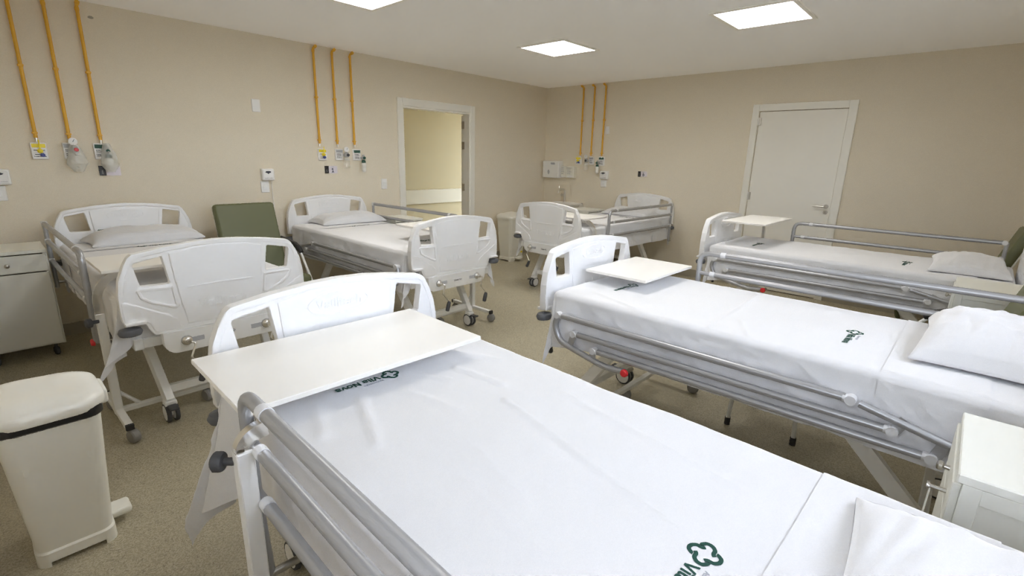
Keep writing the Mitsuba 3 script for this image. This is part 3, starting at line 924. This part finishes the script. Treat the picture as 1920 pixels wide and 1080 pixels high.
# ------------------------------------------------------------------ green reclining chairs (facing -y in own coordinates)
def make_chair(x, y, deg, label):
    A = frame(x, y, 0, deg)
    k = thing('reclining_chair', label, 'chair', 'green reclining chairs')
    t = math.degrees(math.atan2(.19, .60))
    back = turned(rbox(-.262, .262, -.035, .045, 0, .66, .028), -t, (1, 0, 0))
    part(k, 'backrest', moved(back, 0, -.49, .40), 'm_vinylgreen', 40, A, 'chairback')
    shell = turned(rbox(-.257, .257, .040, .058, .02, .65, .008), -t, (1, 0, 0))
    part(k, 'back_shell', moved(shell, 0, -.49, .40), 'm_cream', 40, A, 'chairshell')
    part(k, 'seat', rbox(-.27, .27, -1.00, -.46, .33, .44, .03), 'm_vinylgreen', 40, A, 'chairseat')
    part(k, 'leg_rest', moved(turned(rbox(-.26, .26, -.035, .025, -.22, 0, .025), 14, (1, 0, 0)), 0, -1.01, .36), 'm_vinylgreen', 40, A, 'chairleg')
    for s in (-1, 1):
        fr = cat(tube(fillet([(s * .292, -.86, .02), (s * .292, -1.00, .30), (s * .292, -.98, .345), (s * .292, -.42, .335), (s * .292, -.24, .02)], .05), .013, 10),
                 tube([(s * .300, -.70, .64), (s * .300, -.93, .345)], .012, 10), tube([(s * .300, -.45, .64), (s * .300, -.45, .335)], .012, 10))
        part(k, 'side_frame', fr, 'm_white', 40, A, f'chairframe{s}', 'white tubular steel side frame')
        arm = tube(fillet([(s * .300, -.33, .685), (s * .300, -.66, .655), (s * .300, -.75, .60)], .06), [.020] * 1 + [.026] * 5 + [.018], 12)
        part(k, 'armrest', arm, 'm_black', 40, A, f'chairarm{s}', 'black padded armrest')
    part(k, 'cross_bar', cat(cyl((-.31, -.92, .18), (.31, -.92, .18), .011, 10), cyl((-.31, -.30, .15), (.31, -.30, .15), .011, 10)), 'm_white', 40, A, 'chairbar')
    return k


make_chair(-4.735, 0.0, 0, 'olive green reclining chair with black armrests against the long beige wall between two beds')
make_chair(-.56, YC, 180, 'olive green reclining chair beyond the pillow of the farthest right bed')
make_chair(-2.82, YC, 180, 'olive green reclining chair at the right edge between the middle and farthest right beds')

# ------------------------------------------------------------------ pedal bins
def rrect(w, d, r, n=7):
    out = []
    for sx, sy, a0 in ((1, 1, 0), (-1, 1, 90), (-1, -1, 180), (1, -1, 270)):
        for t in np.linspace(0, 90, n):
            a = math.radians(a0 + t)
            out.append((sx * (w / 2 - r) + r * math.cos(a), sy * (d / 2 - r) + r * math.sin(a)))
    return np.array(out)


def loft(secs, cap0=True, cap1=True):
    n = len(secs[0][0])
    V = np.vstack([np.c_[s, np.full(n, z)] for s, z in secs])
    F = []
    for i in range(len(secs) - 1):
        for j in range(n):
            q = (j + 1) % n
            F += [[i * n + j, i * n + q, (i + 1) * n + q], [i * n + j, (i + 1) * n + q, (i + 1) * n + j]]
    for on, i, fl in ((cap0, 0, 1), (cap1, len(secs) - 1, 0)):
        if on:
            V = np.vstack([V, V[i * n:(i + 1) * n].mean(0)])
            c = len(V) - 1
            for j in range(n):
                q = (j + 1) % n
                F.append([c, i * n + q, i * n + j] if fl else [c, i * n + j, i * n + q])
    return trimesh.Trimesh(V, np.array(F), process=False)


def make_bin(x, y, deg, label, material, sc=1.0, bag=True):
    """Pedal towards +x in own coordinates."""
    A = frame(x, y, 0, deg).scale([sc, sc, sc])
    k = thing('pedal_bin', label, 'waste bin', 'white pedal bins')
    body = loft([(rrect(.235, .285, .04), 0.0), (rrect(.235, .285, .04), .055), (rrect(.222, .272, .04), .062), (rrect(.232, .282, .045), .12), (rrect(.262, .318, .05), .36), (rrect(.290, .350, .055), .575), (rrect(.296, .356, .055), .58)])
    man = m3.Manifold(m3.Mesh(np.asarray(body.vertices, np.float32), np.asarray(body.faces, np.uint32)))
    if man.status() == m3.Error.NoError and man.volume() > 0:
        man = man - m3.Manifold.cube([.16, .4, .022], True).translate([0, 0, .008]) - m3.Manifold.cube([.06, .10, .10], True).translate([.117, 0, .02])
        mm = man.to_mesh()
        body = trimesh.Trimesh(mm.vert_properties[:, :3], mm.tri_verts, process=False)
    part(k, 'body', body, material, 35, A, 'binbody' + material)
    rim = loft([(rrect(.292, .352, .055), .555), (rrect(.302, .362, .055), .560), (rrect(.304, .364, .055), .578), (rrect(.296, .356, .05), .590)], False, False)
    for sy in (-1, 1):
        arch = LineString([(-.085, .40), (-.075, .455), (-.045, .475), (.045, .475), (.075, .455), (.085, .40)]).buffer(.007)
        am = turned(upright(prism(arch, .006), -1 if sy < 0 else 1), -4.6 * sy * -1, (1, 0, 0), (0, 0, .40))
        part(k, 'grip_ridge', moved(am, 0, sy * .1595, 0), material, 40, A)
    w = rim.vertices
    ang = np.arctan2(w[:, 1], w[:, 0])
    w[:, 2] -= (.012 * (meshkit.noise(np.c_[np.cos(ang) * 6, np.sin(ang) * 6, np.zeros(len(w))], 4)) * (w[:, 2] < .565))
    if bag:
        part(k, 'bag_rim', trimesh.Trimesh(w, rim.faces, process=False), 'm_bag', 30, A, label='black bag edge showing under the lid')
    N = 12
    secs = [(rrect(.325, .378, .10, 9), .578), (rrect(.330, .384, .10, 9), .588), (rrect(.330, .384, .10, 9), .604)]
    for t in np.linspace(.12, 1, N):
        f = max(math.cos(t * math.pi / 2), 0) ** .75
        secs.append((rrect(.322 * f + .004, .376 * f + .004, max(.098 * f, .001), 9), .606 + .050 * math.sin(t * math.pi / 2) ** 1.1))
    lid = loft(secs)
    v = lid.vertices
    top = np.clip((v[:, 2] - .604) / .05, 0, 1)
    v[:, 2] += .006 * top * np.sin(v[:, 1] * 30) - .010 * top * (v[:, 0] / .16)
    lidm = trimesh.Trimesh(v, lid.faces, process=False)
    lp = part(k, 'lid', lidm, material, 50, A, 'binlid' + material)
    part(lp, 'latch_lip', rbox(.135, .178, -.07, .07, .545, .606, .012), material, 40, A, 'binlip' + material)
    part(k, 'pedal', cat(rbox(.105, .185, -.045, .045, .030, .062, .012)), material, 40, A, 'binpedal' + material)
    return k


make_bin(-6.375, -2.872, 0, 'large white pedal bin with a black bag edge at the bottom left corner', 'm_bin')
kb = make_bin(-1.02, -.245, -90, 'cream pedal bin standing against the wall beside the open doorway', 'm_cream', 1.08, False)
part(kb, 'emblem', cat(moved(upright(prism(sbox(-.02, -.012, .02, .012), .001), -1), 0, 0, 0)), 'm_yellow', False, T().translate([-.955, -.395, .135]))
part(kb, 'emblem', cat(moved(upright(prism(sbox(-.02, -.007, .02, .007), .001), -1), 0, 0, 0)), 'm_black', False, T().translate([-1.0, -.4405, .625]))

# ------------------------------------------------------------------ gas pipes, outlets and regulators
def wall_frame(side, t):
    """Frame on a wall: x along the wall to the viewer's right, -y out of the wall."""
    return frame(t, 0, 0, 0) if side == 'A' else frame(0, t, 0, -90)


def make_pipe(side, t, zb, label, group):
    A = wall_frame(side, t)
    k = thing('gas_pipe', label, 'pipe', group)
    put(k, cat(tube(fillet([(0, -.022, zb), (0, -.022, H - .038), (0, -.075, H - .030)], .03), .0115, 12)), 'm_yellowpipe', 40, A)
    part(k, 'elbow', cat(cyl((0, -.022, H - .075), (0, -.022, H - .052), .0145, 12), cyl((0, -.056, H - .033), (0, -.085, H - .027), .0150, 12)), 'm_yellowpipe', 30, A)
    part(k, 'clip', cat(cbox(-.016, .016, -.036, .002, 2.05, 2.066, .002), cbox(-.016, .016, -.036, .002, zb + .03, zb + .042, .002)), 'm_yellowpipe', False, A)
    part(k, 'stub', cyl((0, -.022, zb - .03), (0, -.022, zb + .002), .0075, 10), 'm_chrome', 40, A)
    return k


def plate(side, t, z0, z1, w, label, group, kind):
    A = wall_frame(side, t)
    k = thing('gas_outlet', label, 'gas outlet', group)
    part(k, 'plate', cbox(-w / 2, w / 2, -.022, .001, z0, z1, .004), 'm_label', False, A)
    h = z1 - z0

    def lab(x0, x1, a, b, m, nm='marking'):
        part(k, nm, upright(prism(sbox(x0, z0 + a * h, x1, z0 + b * h), .0012), -1), m, False, A @ T().translate([0, -.022, 0]))
    if kind == 'yellow':
        lab(-w * .42, w * .42, .70, .92, 'm_yellow', 'yellow_marking')
        lab(-w * .34, w * .34, .52, .56, 'm_ink'); lab(-w * .30, w * .30, .28, .31, 'm_ink'); lab(-w * .38, w * .38, .16, .19, 'm_ink')
        part(k, 'valve', cat(lathe([(0, 0), (.018, 0), (.018, .012), (.012, .016), (.012, .040), (0, .042)], 6, (0, -1, 0), (.004, -.022, z0 + .5 * h)), cyl((.004, -.05, z0 + .5 * h), (.004, -.05, z1 + .02), .004, 8)), 'm_yellow', 30, A, label='yellow valve')
        part(k, 'cap', lathe([(0, 0), (.014, 0), (.014, .02), (.008, .026), (0, .026)], 14, (0, -1, 0), (.014, -.022, z0 + .26 * h)), 'm_blue', 30, A, label='dark blue cap')
    else:
        m = {'green': 'm_darkgreen', 'grey': 'm_labelgrey'}[kind]
        lab(-w * .42, w * .42, .68, .92, m, 'colour_marking')
        for q in (.54, .44, .3, .2):
            lab(-w * .36, w * .28 - (q * 10 % 2) * .008, q, q + .035, 'm_ink')
    return k


def regulator(side, t, z, label, bag, group=None):
    A = wall_frame(side, t)
    k = thing('vacuum_regulator', label, 'regulator', group)
    part(k, 'body', cat(cyl((0, -.02, z), (0, -.075, z), .013, 12), rbox(-.022, .022, -.095, -.055, z - .022, z + .030, .008), cyl((0, -.075, z + .02), (0, -.075, z + .05), .008, 10)), 'm_greyplastic', 40, A)
    g = part(k, 'gauge', lathe([(0, 0), (.026, 0), (.028, .004), (.028, .018), (.024, .020), (0, .020)], 20, (0, -1, 0), (-.004, -.075, z + .062)), 'm_label', 40, A, label='round white gauge')
    part(g, 'needle', moved(turned(upright(prism(sbox(-.0015, -.004, .0015, .018), .001), -1), 30, (0, 1, 0)), -.004, -.0955, z + .062), 'm_ink', False, A)
    part(k, 'knob', lathe([(0, 0), (.013, 0), (.015, .006), (.012, .018), (0, .018)], 14, (0, -1, 0), (.006, -.095, z + .002)), 'm_red' if bag else 'm_rubber', 40, A)
    part(k, 'lid', lathe([(0, -.010), (.033, -.010), (.034, .006), (.02, .016), (0, .018)], 20, (0, 0, 1), (0, -.075, z - .045)), 'm_clear', 40, A)
    part(k, 'jar', lathe([(.032, 0), (.033, -.075), (.028, -.088), (0, -.090), (0, -.087), (.026, -.085), (.030, -.074), (.029, 0)], 20, (0, 0, 1), (0, -.075, z - .05)), 'm_jar', 40, A)
    if bag:
        part(k, 'plastic_bag', film(.058, z + .05, z - .165, 3), 'm_bagfilm', 40, A, label='clear plastic bag over the device')
    return k


def flowmeter(side, t, z, label, bag, group=None):
    A = wall_frame(side, t)
    k = thing('oxygen_flowmeter', label, 'flowmeter', group)
    part(k, 'body', cat(cyl((0, -.02, z), (0, -.07, z), .012, 12), cyl((0, -.07, z - .02), (0, -.07, z + .035), .013, 12), cyl((-.02, -.07, z + .0), (.02, -.07, z + .0), .008, 10)), 'm_greyplastic', 40, A)
    part(k, 'tube', cyl((.0, -.07, z + .035), (.0, -.07, z + .085), .010, 12), 'm_jar', 40, A)
    part(k, 'knob', cat(lathe([(0, 0), (.015, 0), (.016, .01), (.012, .020), (0, .020)], 12, (0, -1, 0), (0, -.083, z))), 'm_darkgreen', 40, A, label='dark green knob')
    part(k, 'cap', lathe([(0, .014), (.012, .014), (.022, .006), (.023, -.016), (.0, -.016)], 18, (0, 0, 1), (0, -.07, z - .036)), 'm_darkgreen', 40, A)
    part(k, 'bottle', lathe([(.018, 0), (.027, -.006), (.027, -.05), (.024, -.055), (.027, -.06), (.026, -.085), (.018, -.10), (.010, -.104), (0, -.104)], 20, (0, 0, 1), (0, -.07, z - .052)), 'm_film', 40, A, label='frosted white humidifier bottle')
    if bag:
        part(k, 'plastic_bag', film(.055, z + .06, z - .165, 7), 'm_bagfilm', 40, A, label='clear plastic bag over the device')
    return k


def film(r, z1, z0, seed):
    n, mrows = 40, 26
    ang = np.arange(n) * 2 * np.pi / n
    V = []
    for i in range(mrows):
        t = i / (mrows - 1)
        rr = r * (.30 + .75 * math.sin(min(t * 1.9, 1.9)) ** .8) * (1 - .55 * max(0, t - .72) / .28)
        z = z1 + (z0 - z1) * t
        nz = meshkit.fbm(np.stack([np.cos(ang) * 2.2, np.sin(ang) * 2.2, np.full(n, t * 5 + seed)], -1), 3, seed) - .5
        q = rr * (1 + .5 * nz)
        V.append(np.stack([q * np.cos(ang), -.078 + .62 * q * np.sin(ang), np.full(n, z)], -1))
    V = np.vstack(V)
    V[:, 1] = np.minimum(V[:, 1], -.026)
    F = []
    for i in range(mrows - 1):
        for j in range(n):
            q = (j + 1) % n
            F += [[i * n + j, i * n + q, (i + 1) * n + q], [i * n + j, (i + 1) * n + q, (i + 1) * n + j]]
    return trimesh.Trimesh(V, np.array(F), process=False)


GP = 'yellow gas pipes down the walls'
GO = 'gas outlet plates on the walls'
for side, ts, zb, where in (('A', (-6.031, -5.841, -5.652), 1.556, 'above the far left bed'), ('A', (-3.818, -3.615, -3.409), 1.595, 'left of the open doorway'), ('B', (-.708, -.903, -1.092), 1.555, 'above the wash basin corner')):
    for i, t in enumerate(ts):
        make_pipe(side, t, zb, f'{("left", "middle", "right")[i]} yellow vertical pipe of the three {where}', GP)

plate('A', -6.027, 1.400, 1.523, .092, 'white outlet plate with yellow band and valve above the far left bed', GO, 'yellow')
plate('A', -5.845, 1.405, 1.528, .092, 'white outlet plate behind the bagged gauge above the far left bed', GO, 'grey')
plate('A', -5.660, 1.405, 1.530, .092, 'white outlet plate with dark mark behind the bag right of the bagged gauge', GO, 'green')
regulator('A', -5.828, 1.475, 'gauge device wrapped in a clear plastic bag above the far left bed', True)
flowmeter('A', -5.628, 1.472, 'flowmeter wrapped in a clear bag above the far left bed, over a black sign', True)
plate('A', -3.793, 1.422, 1.543, .096, 'white outlet plate with yellow band left of the open doorway, above the number 1 sign', GO, 'yellow')
plate('A', -3.600, 1.425, 1.545, .092, 'white outlet plate behind the grey gauge left of the open doorway', GO, 'grey')
plate('A', -3.384, 1.425, 1.547, .096, 'white outlet plate with dark green mark nearest the open doorway', GO, 'green')
regulator('A', -3.545, 1.480, 'grey vacuum gauge with clear jar left of the open doorway', False)
flowmeter('A', -3.335, 1.455, 'flowmeter with white ribbed bottle nearest the open doorway', False)
plate('B', -.676, 1.425, 1.535, .11, 'outlet plate with yellow band above the wash basin', GO, 'yellow')
plate('B', -.915, 1.425, 1.540, .085, 'outlet plate in the middle of the three above the corner bed', GO, 'grey')
plate('B', -1.092, 1.415, 1.543, .096, 'outlet plate with black mark right of the three above the corner bed', GO, 'green')
regulator('B', -.862, 1.480, 'grey vacuum gauge with clear jar above the corner bed', False)
flowmeter('B', -1.06, 1.455, 'flowmeter with white bottle above the corner bed', False)

# ------------------------------------------------------------------ signs, call boxes, switches
def sign(side, t0, t1, z0, z1, num, label):
    w = abs(t1 - t0)
    A = wall_frame(side, t0)
    k = thing('bed_number_sign', label, 'sign', 'bed number signs')
    part(k, 'dark_panel', cbox(0, w * .30, -.006, .001, z0, z1, .001), 'm_black', False, A, label='black panel')
    part(k, 'dark_panel_mark', moved(upright(turned(text('LEITO', .008, .0006), 90), -1), w * .15, -.0062, (z0 + z1) / 2 - .012), 'm_label', False, A)
    part(k, 'pale_panel', cbox(w * .31, w, -.006, .001, z0, z1, .001), 'm_lilac', False, A, label='pale lilac panel')
    if num:
        part(k, 'number', moved(upright(text(num, .040, .0006, True), -1), w * .62, -.0062, z0 + (z1 - z0) * .42), 'm_ink', False, A)
        part(k, 'caption', moved(upright(text('LEITO', .009, .0006), -1), w * .62, -.0062, z1 - .012), 'm_printgrey', False, A)
    return k


sign('A', -3.772, -3.627, 1.284, 1.363, '1', 'number 1 sign in black and lilac, under the pipes left of the doorway')
sign('B', -1.703, -1.840, 1.284, 1.357, '6', 'number 6 sign in black and lilac, right of the pipes above the corner bed')
sign('A', -5.695, -5.555, 1.277, 1.354, None, 'black and lilac sign half hidden behind the plastic bag above the far left bed')


def call_box(side, t, z0, z1, w, label, cord=None):
    A = wall_frame(side, t)
    k = thing('call_box', label, 'call box', 'white nurse call boxes')
    put(k, rbox(-w / 2, w / 2, -.05, .001, z0, z1, .010), 'm_white', 40, A)
    part(k, 'front_panel', rbox(-w * .42, w * .42, -.056, -.048, z0 + .012, z1 - .010, .003), 'm_label', 40, A)
    part(k, 'logo', moved(upright(prism(affinity.scale(Point(0, 0).buffer(1, 12), w * .24, .010).union(Polygon([(-w * .14, -.004), (w * .14, -.004), (0, -.020)])), .0008), -1), -w * .02, -.0562, z1 - .032), 'm_ink', False, A, label='dark winged logo')
    part(k, 'slot', cbox(-w * .36, w * .36, -.0572, -.055, z0 + .022, z0 + .026, .0004), 'm_labelgrey', False, A)
    if cord:
        part(k, 'cord', tube(fillet([(w * .30, -.02, z0 + .005), (w * .30, -.012, z0 - .10), (w * .33, -.012, cord)], .03), .0028, 8), 'm_label', 40, A, label='thin white cord')
    return k


call_box('A', -4.388, 1.219, 1.334, .118, 'white call box above a small plate between the green chair and bed 1 sign', .85)
call_box('A', -6.276, 1.216, 1.329, .124, 'white call box cut by the left edge of the photo')
call_box('B', -1.162, 1.220, 1.343, .135, 'white call box below the pipes above the corner bed')


def wall_plate(side, t, z0, z1, w, label, rocker=True):
    A = wall_frame(side, t)
    k = thing('wall_plate', label, 'wall plate', 'white wall plates')
    put(k, cbox(-w / 2, w / 2, -.011, .001, z0, z1, .004), 'm_label', False, A)
    if rocker:
        part(k, 'socket', cat(cbox(-w * .22, w * .22, -.0145, -.010, z0 + (z1 - z0) * .30, z0 + (z1 - z0) * .70, .002), cbox(-.003, .003, -.0150, -.0140, z0 + .015, z0 + .021, .0003), cbox(-.003, .003, -.0150, -.0140, z1 - .021, z1 - .015, .0003)), 'm_white', False, A)
    return k


wall_plate('A', -4.416, 1.100, 1.213, .080, 'white socket plate right under the call box beside the green chair')
wall_plate('A', -6.292, 1.101, 1.210, .080, 'white socket plate under the call box at the left edge')
wall_plate('B', -1.148, 1.108, 1.212, .100, 'white socket plate under the call box above the corner bed')
wall_plate('A', -3.036, 1.098, 1.218, .078, 'white switch plate just left of the open doorway')
wall_plate('A', -4.425, 1.866, 1.982, .078, 'blank white plate high on the wall between the left pipe groups', False)
wall_plate('B', -1.150, 1.862, 1.969, .063, 'blank white plate beside the right pipe of the corner group', False)
k = thing('wall_stain', 'small brown mark high on the wall right of the far left pipes', 'mark')
put(k, moved(upright(prism(affinity.scale(Point(0, 0).buffer(1, 12), .018, .011), .001), -1), -5.575, 0, 2.462), 'm_skirting', False)

# paper towel and soap dispensers, wash basin, tap
A = wall_frame('B', -.062)
k = thing('towel_dispenser', 'square white paper towel dispenser above the wash basin', 'dispenser')
put(k, rbox(0, .318, -.125, .001, 1.205, 1.465, .012), 'm_white', 40, A)
part(k, 'level_window', moved(upright(prism(affinity.scale(Point(0, 0).buffer(1, 16), .022, .036), .001), -1), .125, -.1252, 1.295), 'm_labelgrey', False, A, label='dark oval window')
part(k, 'label', moved(upright(prism(sbox(-.038, -.016, .038, .016), .001), -1), .205, -.1252, 1.425), 'm_printgrey', False, A)
for (t, w, lb) in ((-.395, .095, 'narrow white soap dispenser right beside the towel dispenser'), (-.500, .150, 'white soap dispenser right of the narrow one above the wash basin')):
    A = wall_frame('B', t)
    k = thing('soap_dispenser', lb, 'dispenser', 'soap dispensers above the wash basin')
    put(k, rbox(0, w, -.085, .001, 1.216, 1.392, .012), 'm_cream', 40, A)
    part(k, 'push_lever', rbox(w * .2, w * .8, -.096, -.08, 1.222, 1.250, .005), 'm_white', 40, A)
    for q in range(4):
        part(k, 'text_line', moved(upright(prism(sbox(0, 0, w * (.55 - .1 * (q % 2)), .008), .001), -1), w * .15, -.0852, 1.36 - .028 * q), 'm_printgrey', False, A)

A = wall_frame('B', -.56)
k = thing('wash_basin', 'white ceramic wash basin in the corner under the dispensers', 'basin')
outer = loft([(rrect(.26, .24, .08), .62), (rrect(.40, .36, .10), .72), (rrect(.50, .42, .10), .80), (rrect(.51, .43, .10), .835)], True, False)
inner = loft([(rrect(.24, .20, .08), .70), (rrect(.40, .32, .10), .78), (rrect(.47, .385, .09), .835)], True, False)
ringv = np.vstack([np.c_[rrect(.51, .43, .10), np.full(28, .835)], np.c_[rrect(.47, .385, .09), np.full(28, .835)]])
ringf = [[j, (j + 1) % 28, 28 + (j + 1) % 28] for j in range(28)] + [[j, 28 + (j + 1) % 28, 28 + j] for j in range(28)]
put(k, moved(cat(outer, inner, trimesh.Trimesh(ringv, np.array(ringf), process=False), cbox(-.255, .255, .10, .225, .70, .845, .02)), 0, -.222, 0), 'm_ceramic', 40, A)
part(k, 'pedestal', moved(loft([(rrect(.20, .18, .06), 0), (rrect(.15, .14, .05), .35), (rrect(.18, .17, .05), .64)]), 0, -.19, 0), 'm_ceramic', 40, A)
k = thing('tap', 'tall chrome elbow tap on the wash basin', 'tap')
A = wall_frame('B', -.50)
put(k, cat(cyl((0, -.085, .84), (0, -.085, 1.03), .019, 14), tube(fillet([(0, -.085, .985), (0, -.10, 1.035), (0, -.24, 1.03), (0, -.25, .985)], .03), .010, 10),
           lathe([(.024, 0), (.022, .012), (.012, .016)], 16, (0, 0, 1), (0, -.085, .843))), 'm_chrome', 40, A)
part(k, 'lever', tube(fillet([(0, -.085, 1.035), (-.005, -.10, 1.05), (-.085, -.12, 1.045), (-.095, -.12, 1.085)], .012), .007, 8), 'm_chrome', 40, A)
part(k, 'side_valve', cat(cyl((-.04, -.10, .95), (0, -.085, .95), .010, 10), lathe([(0, -.01), (.018, -.01), (.018, .012), (0, .014)], 12, (-1, 0, 0), (-.048, -.10, .95))), 'm_chrome', 40, A)

# ------------------------------------------------------------------ step stool half under the middle bed
A = at_bed('R2')
k = thing('step_stool', 'low tubular step stool half hidden under the middle bed, black rubber feet', 'stool')
for i, (u, v) in enumerate(((-.245, .873), (-.278, 1.216), (-.62, .88), (-.64, 1.21))):
    part(k, 'leg', cyl((u, v, .035), (u - .01, v + (.012 if v < 1 else -.012), .26 if i < 2 else .40), .012, 12), 'm_white', 40, A)
    part(k, 'foot', cyl((u, v, 0), (u, v, .045), .016, 12), 'm_black', 40, A, label='black rubber foot')
part(k, 'step', cbox(-.42, -.235, .86, 1.23, .255, .285, .004), 'm_greyplastic', False, A)
part(k, 'step', cbox(-.66, -.45, .86, 1.23, .395, .425, .004), 'm_greyplastic', False, A)

# thin white cord hanging from the peg of the near cabinet
k = thing('hanging_cord', 'thin white cord hanging from the peg of the cabinet between the two nearest beds', 'cord')
put(k, tube([(-4.835, -5.300, .688), (-4.850, -5.296, .45), (-4.878, -5.292, .22)], .0022, 8), 'm_string', 40)
